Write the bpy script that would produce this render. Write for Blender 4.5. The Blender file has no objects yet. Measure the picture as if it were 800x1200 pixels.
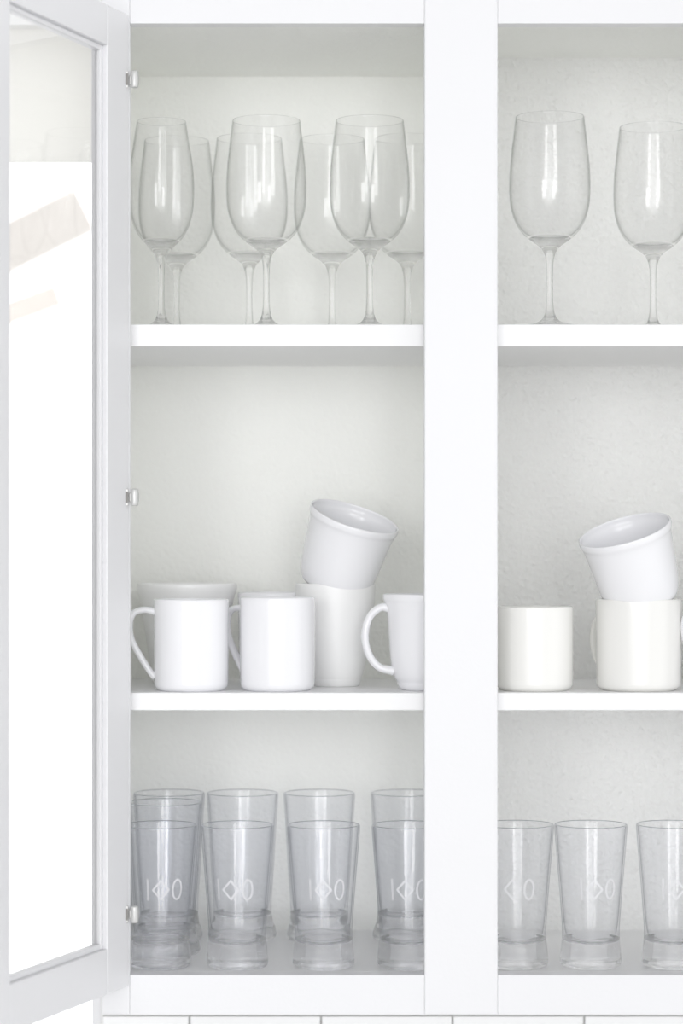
import bpy, bmesh, math, random
from mathutils import Vector, Matrix
random.seed(4)
D=2.54; F=2820.0; ZC=1.80
sc=bpy.context.scene
COL=sc.collection
sc.view_settings.view_transform='Standard'
sc.view_settings.look='None'
try:
    sc.cycles.max_bounces=24; sc.cycles.transmission_bounces=24; sc.cycles.transparent_max_bounces=48; sc.cycles.diffuse_bounces=12
except Exception: pass

def S(Y): return (D+Y)/F
def PX(px,Y): return (px-400)*S(Y)
# ---------------------------------------------------------------- materials
def mat(name, col, rough=0.5, spec=0.5, bump=None, coat=0, var=0.0, **kw):
    m=bpy.data.materials.new(name); m.use_nodes=True
    nt=m.node_tree; b=nt.nodes['Principled BSDF']
    b.inputs['Base Color'].default_value=(*col,1)
    b.inputs['Roughness'].default_value=rough
    b.inputs['Specular IOR Level'].default_value=spec
    b.inputs['Coat Weight'].default_value=coat
    b.inputs['Coat Roughness'].default_value=0.03
    for k,v in kw.items(): b.inputs[k.replace('_',' ')].default_value=v
    tc=nt.nodes.new('ShaderNodeTexCoord')
    if bump:
        n=nt.nodes.new('ShaderNodeTexNoise'); n.inputs['Scale'].default_value=bump[0]; n.inputs['Detail'].default_value=4
        nt.links.new(tc.outputs['Object'],n.inputs['Vector'])
        bp=nt.nodes.new('ShaderNodeBump'); bp.inputs['Strength'].default_value=bump[1]; bp.inputs['Distance'].default_value=bump[2]
        nt.links.new(n.outputs['Fac'],bp.inputs['Height']); nt.links.new(bp.outputs['Normal'],b.inputs['Normal'])
    if var>0:
        n=nt.nodes.new('ShaderNodeTexNoise'); n.inputs['Scale'].default_value=3.5; n.inputs['Detail'].default_value=3
        nt.links.new(tc.outputs['Object'],n.inputs['Vector'])
        r=nt.nodes.new('ShaderNodeValToRGB')
        r.color_ramp.elements[0].position=.3; r.color_ramp.elements[1].position=.7
        r.color_ramp.elements[0].color=(*[c*(1-var) for c in col],1); r.color_ramp.elements[1].color=(*col,1)
        nt.links.new(n.outputs['Fac'],r.inputs['Fac']); nt.links.new(r.outputs['Color'],b.inputs['Base Color'])
    return m
M_paint=mat('white_cabinet_paint',(.822,.822,.836),.35,.4,(180,.15,.001),var=.015)
M_shelf=mat('shelf_paint',(.88,.88,.885),.4,.4,(160,.15,.001),var=.015)
M_int=mat('interior_paint',(.935,.939,.914),.6,.3,(170,.7,.0025),var=.02)
M_intR=mat('interior_textured_paint',(.935,.935,.924),.6,.3,(170,1.0,.005),var=.02)
M_wall=mat('wall_paint',(.9,.9,.89),.7,.3,(120,.2,.001),var=.02)
M_floor=mat('floor_pale_tile',(.80,.79,.78),.4,.4,(40,.2,.001),var=.05)
M_porc=mat('white_porcelain',(.88,.88,.90),.2,.42,None,.2,var=.01)
M_cream=mat('cream_porcelain',(.875,.87,.845),.25,.45,None,.2,var=.01)
M_off=mat('matte_porcelain',(.885,.885,.88),.3,.45,None,.15,var=.01)
M_metal=mat('painted_metal',(.62,.62,.61),.35,.5,var=.05,Metallic=.3)
M_dark=mat('hinge_gap_shade',(.25,.24,.23),.5,.5,var=.05)
M_grout=mat('grout',(.60,.60,.59),.8,.2,(300,.2,.001))
M_tile=mat('white_tile',(.90,.90,.90),.12,.5,(8,.1,.001))
M_tan=mat('warm_blotch_cream',(.99,.94,.89),.7,.3,(20,.4,.003),var=.03)  # cream tone of the pane's warm blotches, put into the beams
M_shade=mat('linen_shade',(.93,.925,.91),.8,.2,(400,.4,.001),var=.03)
nt=M_shade.node_tree; tr=nt.nodes.new('ShaderNodeBsdfTranslucent'); tr.inputs[0].default_value=(.93,.925,.90,1)
mx=nt.nodes.new('ShaderNodeMixShader'); mx.inputs[0].default_value=.5
nt.links.new(nt.nodes['Principled BSDF'].outputs[0],mx.inputs[1]); nt.links.new(tr.outputs[0],mx.inputs[2]); nt.links.new(mx.outputs[0],nt.nodes['Material Output'].inputs['Surface'])
def glass(name,col,rough=0.0,ior=1.47,clear=0.0):
    m=bpy.data.materials.new(name); m.use_nodes=True
    nt=m.node_tree; b=nt.nodes['Principled BSDF']
    b.inputs['Base Color'].default_value=(*col,1); b.inputs['Roughness'].default_value=rough
    b.inputs['IOR'].default_value=ior; b.inputs['Transmission Weight'].default_value=1
    if clear:
        t=nt.nodes.new('ShaderNodeBsdfTransparent'); mx=nt.nodes.new('ShaderNodeMixShader'); mx.inputs[0].default_value=clear
        nt.links.new(b.outputs[0],mx.inputs[1]); nt.links.new(t.outputs[0],mx.inputs[2])
        nt.links.new(mx.outputs[0],nt.nodes['Material Output'].inputs['Surface'])
    return m
def thin_glass(name,face_col,edge_col,r0=.025,r1=.55,pw=4.0,rough=.02):
    m=bpy.data.materials.new(name); m.use_nodes=True
    nt=m.node_tree; nt.nodes.remove(nt.nodes['Principled BSDF'])
    lw=nt.nodes.new('ShaderNodeLayerWeight'); lw.inputs['Blend'].default_value=.5
    p=nt.nodes.new('ShaderNodeMath'); p.operation='POWER'; p.inputs[1].default_value=pw
    nt.links.new(lw.outputs['Facing'],p.inputs[0])
    mr=nt.nodes.new('ShaderNodeMapRange'); mr.inputs[3].default_value=r0; mr.inputs[4].default_value=r1
    nt.links.new(p.outputs[0],mr.inputs[0])
    mc=nt.nodes.new('ShaderNodeMix'); mc.data_type='RGBA'
    nt.links.new(p.outputs[0],mc.inputs['Factor']); mc.inputs['A'].default_value=(*face_col,1); mc.inputs['B'].default_value=(*edge_col,1)
    t=nt.nodes.new('ShaderNodeBsdfTransparent'); nt.links.new(mc.outputs['Result'],t.inputs[0])
    g=nt.nodes.new('ShaderNodeBsdfGlossy'); g.inputs['Roughness'].default_value=rough
    mx=nt.nodes.new('ShaderNodeMixShader'); nt.links.new(mr.outputs[0],mx.inputs[0])
    nt.links.new(t.outputs[0],mx.inputs[1]); nt.links.new(g.outputs[0],mx.inputs[2])
    nt.links.new(mx.outputs[0],nt.nodes['Material Output'].inputs['Surface'])
    return m
M_glass=thin_glass('thin_clear_glass',(.996,.996,.996),(.72,.73,.72),.028,.45,5.0,.04)
M_stem=glass('solid_clear_glass',(1,1,1),0,1.42,.35)
M_tglass=thin_glass('tumbler_thin_glass',(.992,.993,.998),(.64,.65,.68),.03,.45,5.0,.04)
M_tbase=glass('tumbler_solid_glass',(.97,.972,.995),0,1.45,.3)
M_pane=glass('window_pane_glass',(1,1,1),0,1.45)
M_frost=mat('frosted_etching',(.93,.93,.95),.5,.3,None,0,0,Transmission_Weight=.6)
M_rim=glass('tumbler_rim_glass',(.55,.56,.60),0,1.5,.15)

# ---------------------------------------------------------------- helpers
def link(o,parent=None,coll=COL):
    coll.objects.link(o)
    if parent: o.parent=parent
    return o
def empty(name,loc=(0,0,0),rz=0):
    e=bpy.data.objects.new(name,None); e.location=loc; e.rotation_euler[2]=rz; e.empty_display_size=.1
    return link(e)
def box(name,x0,x1,y0,y1,z0,z1,m,parent=None,bev=.0015):
    me=bpy.data.meshes.new(name); bm=bmesh.new()
    bmesh.ops.create_cube(bm,size=1)
    for v in bm.verts:
        v.co=Vector((x0+(v.co.x+.5)*(x1-x0),y0+(v.co.y+.5)*(y1-y0),z0+(v.co.z+.5)*(z1-z0)))
    if bev: bmesh.ops.bevel(bm,geom=bm.edges[:],offset=bev,segments=3,affect='EDGES',profile=.5)
    bm.to_mesh(me); bm.free(); me.materials.append(m)
    for p in me.polygons: p.use_smooth=False
    o=bpy.data.objects.new(name,me); return link(o,parent)
def chaikin(pts,it=2):
    for _ in range(it):
        n=[pts[0]]
        for a,b in zip(pts,pts[1:]):
            n.append((a[0]*.75+b[0]*.25,a[1]*.75+b[1]*.25)); n.append((a[0]*.25+b[0]*.75,a[1]*.25+b[1]*.75))
        n.append(pts[-1]); pts=n
    return pts
def lathe(bm,prof,seg=72,flute=None,mi=0):
    rings=[]
    for r,z in prof:
        if r<1e-6: rings.append([bm.verts.new((0,0,z))])
        else:
            ring=[]
            for i in range(seg):
                a=2*math.pi*i/seg; rr=r
                if flute: rr=r*flute(a,z,r)
                ring.append(bm.verts.new((rr*math.cos(a),rr*math.sin(a),z)))
            rings.append(ring)
    for k,(A,B) in enumerate(zip(rings,rings[1:])):
        if len(A)==1 and len(B)==1: continue
        m_=mi((prof[k][1]+prof[k+1][1])/2) if callable(mi) else mi
        for i in range(seg):
            j=(i+1)%seg
            if len(A)==1: f=bm.faces.new((A[0],B[j],B[i]))
            elif len(B)==1: f=bm.faces.new((A[i],A[j],B[0]))
            else: f=bm.faces.new((A[i],A[j],B[j],B[i]))
            f.smooth=True; f.material_index=m_
def tube(bm,path,w,h,seg=14):
    P=[Vector((p[0],0,p[1])) for p in path]; rings=[]
    for i,p in enumerate(P):
        t=(P[min(i+1,len(P)-1)]-P[max(i-1,0)]).normalized()
        n=Vector((-t.z,0,t.x)); k=i/(len(P)-1); fl=1+.35*(abs(2*k-1)**6)
        rings.append([bm.verts.new(p+n*h*fl*math.cos(2*math.pi*j/seg)+Vector((0,1,0))*w*fl*math.sin(2*math.pi*j/seg)) for j in range(seg)])
    for A,B in zip(rings,rings[1:]):
        for i in range(seg):
            j=(i+1)%seg; f=bm.faces.new((A[i],A[j],B[j],B[i])); f.smooth=True
    bm.faces.new(rings[0]); bm.faces.new(rings[-1])
def finish(bm,name,mats,loc=(0,0,0),rot=(0,0,0)):
    bmesh.ops.recalc_face_normals(bm,faces=bm.faces[:])
    me=bpy.data.meshes.new(name); bm.to_mesh(me); bm.free()
    for m in mats: me.materials.append(m)
    o=bpy.data.objects.new(name,me); o.location=loc; o.rotation_euler=rot
    return link(o)
def dup(o,loc,rz=0):
    n=bpy.data.objects.new(o.name.split('.')[0],o.data); n.location=loc; n.rotation_euler[2]=rz
    return link(n)

# ---------------------------------------------------------------- cabinet
XL0,XL1=PX(152,0),PX(497,0); XR0,XR1=PX(583,0),PX(928,0)
ZB=ZC-.4509; ZT=ZC+.5535; YB=.30; BOT=ZC-.493; TOP=ZC+.66
cab=empty('kitchen_wall_cabinet')
ft=.02
box('stile_left',XL0-.030,XL0,0,ft,BOT,TOP,M_paint,cab)
box('stile_center',XL1,XR0,0,ft,BOT,TOP,M_paint,cab)
box('stile_right',XR1,XR1+.04,0,ft,BOT,TOP,M_paint,cab)
for n,a,b in(('left',XL0,XL1),('right',XR0,XR1)):
    box('bottom_rail_'+n,a,b,.0004,ft,BOT,ZB,M_paint,cab,.0008)
    box('top_rail_'+n,a,b,.0004,ft,ZT,TOP,M_paint,cab,.0008)
IL0,IL1=XL0-.026,XL1+.026; IR0,IR1=XR0-.026,XR1+.024
box('side_left',IL0-.004,IL0,ft,YB,BOT+.002,TOP,M_int,cab,0)
box('partition_left',IL1,IL1+.012,ft,YB,BOT+.002,TOP,M_int,cab,0)
box('partition_right',IR0-.012,IR0,ft,YB,BOT+.002,TOP,M_int,cab,0)
box('side_right',IR1,IR1+.016,ft,YB,BOT+.002,TOP,M_int,cab,0)
box('back_left',IL0-.004,IL1+.012,YB,YB+.012,BOT+.002,TOP,M_int,cab,0)
box('back_right',IR0-.012,IR1+.016,YB,YB+.012,BOT+.002,TOP,M_intR,cab,0)
ZS1=ZC+.238; ZS2=ZC-.1542
for n,a,b,zt in(('left',IL0,IL1,ZC+.556),('right',IR0,IR1,ZC+.578)):
    box('cabinet_top_'+n,a,b,ft,YB,zt,zt+.02,M_int,cab,0)
    box('cabinet_bottom_'+n,a,b,ft,YB,BOT+.006,ZB,M_shelf,cab,0)
    box('shelf_upper_'+n,a,b,ft+.002,YB,ZS1-.0235,ZS1,M_shelf,cab,.001)
    box('shelf_lower_'+n,a,b,ft+.002,YB,ZS2-.019,ZS2,M_shelf,cab,.001)
for i,(z) in enumerate((ZS1-.0235,ZS2-.019)):
    box('shelf_peg_%d'%i,IL0,IL0+.012,.05,.06,z-.006,z,M_metal,cab,.001)

# ---------------------------------------------------------------- door (open)
ang=math.radians(-110)
door=empty('glass_cabinet_door',(XL0-.0005,-.003,0),ang)
W=.320; DB=ZC-.462; DT=ZC+.562; st=.052; GB=ZC-.415; GT=ZC+.520; th=.021
box('hinge_stile',0,st,-th,0,DB,DT,M_paint,door,.002)
box('free_stile',W-.055,W,-th,0,DB,DT,M_paint,door,.002)
box('door_top_rail',st,W-.055,-th,-.0003,GT,DT,M_paint,door,.001)
box('door_bottom_rail',st,W-.055,-th,-.0003,DB,GB,M_paint,door,.001)
bd=.006
box('bead_a',st,st+bd,-.016,-.005,GB,GT,M_paint,door,.0015)
box('bead_b',W-.055-bd,W-.055,-.016,-.005,GB,GT,M_paint,door,.0015)
box('bead_c',st+bd,W-.055-bd,-.016,-.005,GT-bd,GT,M_paint,door,.0015)
box('bead_d',st+bd,W-.055-bd,-.016,-.005,GB,GB+bd,M_paint,door,.0015)
box('glass_pane',st+.003,W-.058,-.0125,-.0095,GB+.003,GT-.003,M_pane,door,0)
for i,py in enumerate((95,583,1070)):
    z=ZC+(642-py)*S(0)
    h=empty('cabinet_hinge',(XL0,-.004,z)); 
    box('leaf',-.008,-.0005,-.006,-.0035,-.009,.009,M_metal,h,.0008)
    box('arm',-.0002,.010,-.0035,.0035,-.005,.005,M_metal,h,.001)
    box('gap_shade',-.006,-.001,-.0075,-.006,-.006,.006,M_dark,h,.0003)  # dark plate painted in for the shade of the hinge gap
    bm=bmesh.new(); lathe(bm,chaikin([(0,-.009),(.0035,-.009),(.0042,-.007),(.0042,.007),(.0035,.009),(0,.009)],1),20)
    o=finish(bm,'barrel',[M_metal],(.006,-.0055,0)); o.parent=h

# ---------------------------------------------------------------- room
WY=YB+.013
wx0,wx1,wz0,wz1=-1.25,-.285,ZC-.66,ZC+.62
H=TOP+.0
wall=empty('wall_back')
box('wall_right_part',wx1,2.2,WY,WY+.12,0,H,M_wall,wall,0)
box('wall_left_part',-2.2,wx0,WY,WY+.12,0,H,M_wall,wall,0)
box('wall_under',wx0,wx1,WY,WY+.12,0,wz0,M_wall,wall,0)
box('wall_over',wx0,wx1,WY,WY+.12,wz1,H,M_wall,wall,0)
win=empty('window_1')
box('jamb_r',wx1-.012,wx1,WY+.01,WY+.11,wz0,wz1,M_paint,win)
box('jamb_l',wx0,wx0+.03,WY+.01,WY+.11,wz0,wz1,M_paint,win)
box('sash_bottom',wx0+.03,wx1-.012,WY+.05,WY+.09,wz0,wz0+.03,M_paint,win)
box('sash_top',wx0+.03,wx1-.012,WY+.05,WY+.09,wz1-.03,wz1,M_paint,win)
box('mullion',-.80,-.775,WY+.05,WY+.09,wz0+.03,wz1-.03,M_paint,win)
box('window_shade',wx0+.031,wx1-.013,WY+.02,WY+.024,ZC+.46,wz1-.001,M_shade,win,.001)
box('floor',-2.2,2.2,-4,WY+.12,-.05,0,M_floor,None,0)
# backsplash tiles
bs=wall
tx0=wx1+.003; 
box('grout_bed',tx0,2.0,WY-.004,WY,ZC-.90,BOT,M_grout,bs,0)
sT=S(WY-.008); tw=154*sT; g=.0022
x_first=(222-400)*sT; ztop=ZC-(1191-642)*sT
for r in range(5):
    z1=ztop-r*.078; z0=z1-.078+g
    x=x_first-tw*2+(tw/2 if r%2 else 0)
    while x<1.6:
        a=max(x+g/2,tx0); b=x+tw-g/2
        if b>a+.01: box('tile',a,b,WY-.010,WY-.003,z0,z1,M_tile,bs,.0008)
        x+=tw
x=x_first-tw*2.5
while x<1.6:
    a=max(x+g/2,tx0); b=x+tw-g/2
    if b>a+.01 and BOT-.0005-ztop-g>.003: box('tile',a,b,WY-.010,WY-.003,ztop+g,BOT-.0005,M_tile,bs,.0008)
    x+=tw
# beams invented to give the warm blotches in the door pane
pg=empty('pane_blotch_beams')
def beam(name,p,q,w,h,m,parent):
    p=Vector(p);q=Vector(q);d=q-p
    o=box(name,0,d.length,-w/2,w/2,-h/2,h/2,m,parent,.005)
    o.location=p; o.rotation_euler=d.to_track_quat('X','Z').to_euler()
box('post',-2.66,-2.54,4.0,4.12,0,ZC+.95,M_tan,pg,.01)
beam('blotch_beam_1',(-2.6,4.06,ZC-.02),(-.70,4.06,ZC+.93),.08,.13,M_tan,pg)
beam('blotch_beam_2',(-2.5,4.3,ZC+.1),(-.80,4.3,ZC+.72),.06,.07,M_tan,pg)
# worktop and base cabinet below, unseen, added to bounce light upward
ct=empty('bounce_counter')
box('worktop',-1.6,1.9,-.34,WY-.011,.87,.90,M_shelf,ct,.003)
box('base_carcass',-1.58,1.88,-.30,WY-.012,.10,.87,M_paint,ct,.001)
box('plinth',-1.56,1.86,-.25,WY-.012,.0,.10,M_paint,ct,0)
for i in range(7):
    a=-1.57+i*.493
    box('base_door_%d'%i,a+.003,a+.487,-.32,-.3005,.115,.86,M_paint,ct,.003)

# ---------------------------------------------------------------- mugs
def mug_prof(rt,rb,h,t=.004,belly=None,foot=.8):
    o=[(0,.002),(rb*foot-.003,.002),(rb*foot,0),(rb*foot+.003,0),(rb-.001,.0035),(rb,.007),(rb,.009)]
    if belly:
        for z,r in belly: o.append((r,z))
    else:
        for k in(.25,.5,.75): o.append((rb+(rt-rb)*k,h*k))
    o+=[(rt,h-.006),(rt,h-.0005),(rt-t*.5,h+.0006),(rt-t,h-.0005),(rt-t,h-.006)]
    if belly:
        for z,r in reversed(belly):
            if z>.014: o.append((r-t-.0003,z))
    else:
        for k in(.75,.5,.25): o.append((rb+(rt-rb)*k-t,h*k))
    o+=[(rb-t-.0005,.014),(rb-t-.005,.0075),(rb*.5,.0065),(0,.0065)]
    return chaikin(o,2)
def interp(path,n=8):
    out=[]
    P=[path[0]]+list(path)+[path[-1]]
    for i in range(1,len(P)-2):
        for k in range(n):
            t=k/n; r=[]
            for c in(0,1):
                a,b,cc,d=P[i-1][c],P[i][c],P[i+1][c],P[i+2][c]
                r.append(.5*((2*b)+(-a+cc)*t+(2*a-5*b+4*cc-d)*t*t+(-a+3*b-3*cc+d)*t**3))
            out.append(tuple(r))
    out.append(path[-1]); return out
def mug(name,cx,Y,rt,rb,h,m,handle=None,hrot=0,belly=None,z=ZS2,tilt=None,hw=.0055,hh=.0035,t=.0035):
    bm=bmesh.new(); lathe(bm,mug_prof(rt,rb,h,belly=belly,t=t))
    if handle: tube(bm,interp(handle),hw,hh)
    return finish(bm,name,[m],(PX(cx,Y),Y,z),tilt or (0,0,hrot))
def hd_ang(r,h): return [(r-.002,h*.86),(r+.010,h*.885),(r+.022,h*.85),(r+.0265,h*.72),(r+.024,h*.55),(r+.014,h*.36),(r+.004,h*.20),(r-.001,h*.15)]
def hd_round(r,h): return [(r-.003,h*.84),(r+.010,h*.86),(r+.022,h*.76),(r+.027,h*.57),(r+.023,h*.38),(r+.012,h*.24),(r-.004,h*.20)]
mug('coffee_mug',224,.066,.0405,.0400,.0985,M_porc,hd_ang(.040,.0985),math.radians(183))
mug('coffee_mug',325,.068,.0408,.0402,.1005,M_porc,hd_ang(.040,.10),math.radians(148))
mug('large_cup',219,.20,.057,.040,.1135,M_off,None,0,[(.03,.043),(.07,.049),(.095,.053)])
mug('coffee_mug',322,.19,.042,.040,.1035,M_porc,hd_round(.040,.10),math.radians(100))
cup_b=[(.012,.0305),(.03,.0345),(.06,.0395),(.09,.0435)]
mug('tapered_cup',393,.150,.0447,.029,.1145,M_off,None,0,cup_b,t=.0028)
mug('coffee_mug',504,.078,.0515,.036,.104,M_porc,hd_round(.0445,.104),math.radians(186),[(.014,.0400),(.03,.0435),(.055,.0450),(.08,.0465),(.095,.0495)],hw=.006,hh=.0042)
def tilted(cx,Y,z,roll,pitch,name):
    bm=bmesh.new()
    bel=[(.010,.0360),(.018,.0405),(.03,.0435),(.052,.0455),(.074,.0475),(.084,.0490)]
    lathe(bm,mug_prof(.0512,.029,.094,belly=bel,t=.0026))
    o=finish(bm,name,[M_porc],(0,0,0))
    R=Matrix.Rotation(roll,4,'Y')@Matrix.Rotation(pitch,4,'X')
    o.matrix_world=Matrix.Translation((PX(cx,Y),Y,z))@R
    return o
tilted(387,.150,ZS2+.1145-.012,math.radians(17.5),math.radians(15),'tapered_cup')
mug('stoneware_mug',626,.070,.0420,.0415,.0905,M_cream,None)
mug('stoneware_mug',748,.072,.0465,.0455,.0985,M_cream,hd_round(.0455,.095),math.radians(126))
tilted(757,.072,ZS2+.0985-.012,math.radians(-17),math.radians(15),'tapered_cup')
mug('coffee_mug',862,.08,.0415,.040,.098,M_porc,hd_ang(.040,.098),math.radians(205))

# ---------------------------------------------------------------- wine glasses
def wine(rim,mx,h=.2285,bowl=.142,name='wine_glass'):
    zb=h-bowl; t=.0009
    out=[(0,.0018),(.020,.0012),(.030,0),(.0335,.0002),(.0338,.0014),(.026,.0030),(.012,.0058),(.0060,.012),(.0040,.022),(.0034,.04),(.0036,zb-.020),(.0050,zb-.008),(.010,zb+.001)]
    out+=[(mx*.54,zb+.0095),(mx*.81,zb+.023),(mx*.965,zb+.042),(mx,zb+.062),(mx*.985,zb+.086),(rim+(mx-rim)*.5,zb+.112),(rim,h-.002),(rim-t*.5,h),(rim-t,h-.002),
     (rim+(mx-rim)*.5-t,zb+.112),(mx*.985-t,zb+.086),(mx-t,zb+.062),(mx*.965-t,zb+.042),(mx*.81-t*1.2,zb+.0240),(mx*.52,zb+.0120),(mx*.2,zb+.0070),(0,zb+.0055)]
    bm=bmesh.new(); lathe(bm,chaikin(out,2),80,mi=lambda z:1 if (z<zb+.011 or z>h-.0010) else 0)
    return finish(bm,name,[M_glass,M_stem])
g1=wine(.0372,.0440); g2=wine(.0270,.0360,name='white_wine_glass')
g1.location=(PX(644,.062),.062,ZS1); g2.location=(PX(189,.09),.09,ZS1)
for cx,Y in((765,.125),(312,.085),(433,.085),(207,.215),(292,.20),(389,.205),(477,.20),(880,.085)):
    dup(g1,(PX(cx,Y),Y,ZS1),random.random())

# ---------------------------------------------------------------- tumblers
def tumbler(name,rt,rw,rb,h,etch=True):
    t=.0018
    P=[(0,.004),(rb*.55,.0035),(rb*.8,.0005),(rb-.003,0),(rb,.003),(rb-.0003,.010),(rw+.0010,.022),(rw,.036),(rw+.0012,.055),(rw+.0035,.085),(rt-.0022,h-.03),(rt,h-.002),(rt-t*.5,h),(rt-t,h-.002),
       (rt-.0022-t,h-.03),(rw+.0035-t,.085),(rw+.0012-t,.055),(rw-t-.0006,.038),(rw-t-.004,.0285),(rw*.55,.0255),(0,.025)]
    pr=chaikin(P,2)
    def fl(a,z,r):
        k=max(0,min(1,(.032-z)/.02)); return 1+.030*k*math.cos(6*a)
    bm=bmesh.new(); lathe(bm,pr,96,fl,mi=lambda z:2 if z<.031 else (3 if z>h-.0016 else 0))
    bmesh.ops.recalc_face_normals(bm,faces=bm.faces[:])
    me=bpy.data.meshes.new(name); 
    if etch:   # plain frosted stand-in mark: bar, lozenge, ring
        def rad(z):
            best=rt
            o=[p for p in pr[:pr.index(max(pr,key=lambda q:q[1]))]]
            for a,b in zip(o,o[1:]):
                if a[1]<=z<=b[1] and b[1]>a[1]: best=a[0]+(b[0]-a[0])*(z-a[1])/(b[1]-a[1])
            return best
        def strip(outer,inner,closed=True):
            n=len(outer)
            vo=[];vi=[]
            for (lst,src) in((vo,outer),(vi,inner)):
                for x,y in src:
                    z=.087+y; r=rad(z)+.0003; a=-math.pi/2+x/.037
                    lst.append(bm.verts.new((r*math.cos(a),r*math.sin(a),z)))
            for i in range(n if closed else n-1):
                j=(i+1)%n; f=bm.faces.new((vo[i],vo[j],vi[j],vi[i])); f.material_index=1
        h2=.0115; N=24
        strip([(-.0185,-h2+2*h2*i/8) for i in range(9)],[(-.0160,-h2+2*h2*i/8) for i in range(9)],False)
        strip([(.0175+.0068*math.cos(6.2832*i/N),h2*math.sin(6.2832*i/N)) for i in range(N)],[(.0175+.0045*math.cos(6.2832*i/N),(h2-.0022)*math.sin(6.2832*i/N)) for i in range(N)])
        def loz(w,h):
            pts=[]
            c=[(w,0),(0,h),(-w,0),(0,-h)]
            for k in range(4):
                a=c[k];b=c[(k+1)%4]
                for s_ in range(5): pts.append((a[0]+(b[0]-a[0])*s_/5,a[1]+(b[1]-a[1])*s_/5))
            return pts
        strip([(x-.002,y) for x,y in loz(.0105,h2)],[(x-.002,y) for x,y in loz(.0078,h2-.0032)])
    bm.to_mesh(me); bm.free()
    for m_ in (M_tglass,M_frost,M_tbase,M_rim): me.materials.append(m_)
    o=bpy.data.objects.new(name,me); return link(o)
T=tumbler('drinking_glass',.0395,.0305,.0325,.1535)
T.location=(PX(188,.052),.052,ZB); T.rotation_euler[2]=math.radians(8)
for cx,Y,r in((278,.052,-6),(379,.052,3),(478,.052,-4),(606,.056,-10),(692,.056,4),(788,.056,2),(880,.056,10)):
    dup(T,(PX(cx,Y),Y,ZB),math.radians(r))
T2=tumbler('tall_drinking_glass',.0415,.0330,.0385,.1690,False)
T2.location=(PX(193,.135),.135,ZB)
for cx,Y in((198,.237),(284,.237),(374,.237),(476,.237)):
    dup(T2,(PX(cx,Y),Y,ZB),random.random())

# ---------------------------------------------------------------- light
# daylight: even sky plus fill lobes added behind the camera, at right and outside
w=bpy.data.worlds.new('daylight'); sc.world=w; w.use_nodes=True
nt=w.node_tree; bg=nt.nodes['Background']; bg.inputs[0].default_value=(.985,.99,1,1)
tc=nt.nodes.new('ShaderNodeTexCoord')
def mth(op,a,b=None):
    n=nt.nodes.new('ShaderNodeMath'); n.operation=op
    for i,v in enumerate((a,b)):
        if v is None: continue
        if isinstance(v,(int,float)): n.inputs[i].default_value=v
        else: nt.links.new(v,n.inputs[i])
    return n.outputs[0]
def lobe(dr,pw,st_):
    dt=nt.nodes.new('ShaderNodeVectorMath'); dt.operation='DOT_PRODUCT'
    nt.links.new(tc.outputs['Generated'],dt.inputs[0]); dt.inputs[1].default_value=Vector(dr).normalized()
    return mth('MULTIPLY',mth('POWER',mth('MAXIMUM',dt.outputs['Value'],0.0),pw),st_)
s=mth('ADD',mth('ADD',lobe((-.04,-.99,.02),20.0,3.3),lobe((0,1,0),1.5,2.4)),mth('ADD',lobe((.85,-.5,.1),6.0,1.0),.50))
nt.links.new(s,bg.inputs[1])
def area(name,loc,target,sx,sy,p):
    l=bpy.data.lights.new(name,'AREA'); l.shape='RECTANGLE'; l.size=sx; l.size_y=sy; l.energy=p
    o=bpy.data.objects.new(name,l); o.location=loc
    o.rotation_euler=(Vector(target)-Vector(loc)).to_track_quat('-Z','Y').to_euler(); link(o)
area('far_window_light_left',(-1.5,-4.2,2.2),(0,.1,1.85),.8,1.4,22)
area('far_window_light_right',(.75,-4.6,2.1),(0,.1,1.8),.6,1.4,15)

cd=bpy.data.cameras.new('camera'); cam=bpy.data.objects.new('camera',cd); link(cam)
cam.location=(0,-D,ZC); cam.rotation_euler=(math.pi/2,0,0)
cd.sensor_fit='VERTICAL'; cd.sensor_height=36; cd.lens=F/1200*36
cd.shift_y=(642-600)/1200.0
cd.clip_start=.05
cd.dof.use_dof=True; cd.dof.focus_distance=D+.06; cd.dof.aperture_fstop=3.5
sc.camera=cam
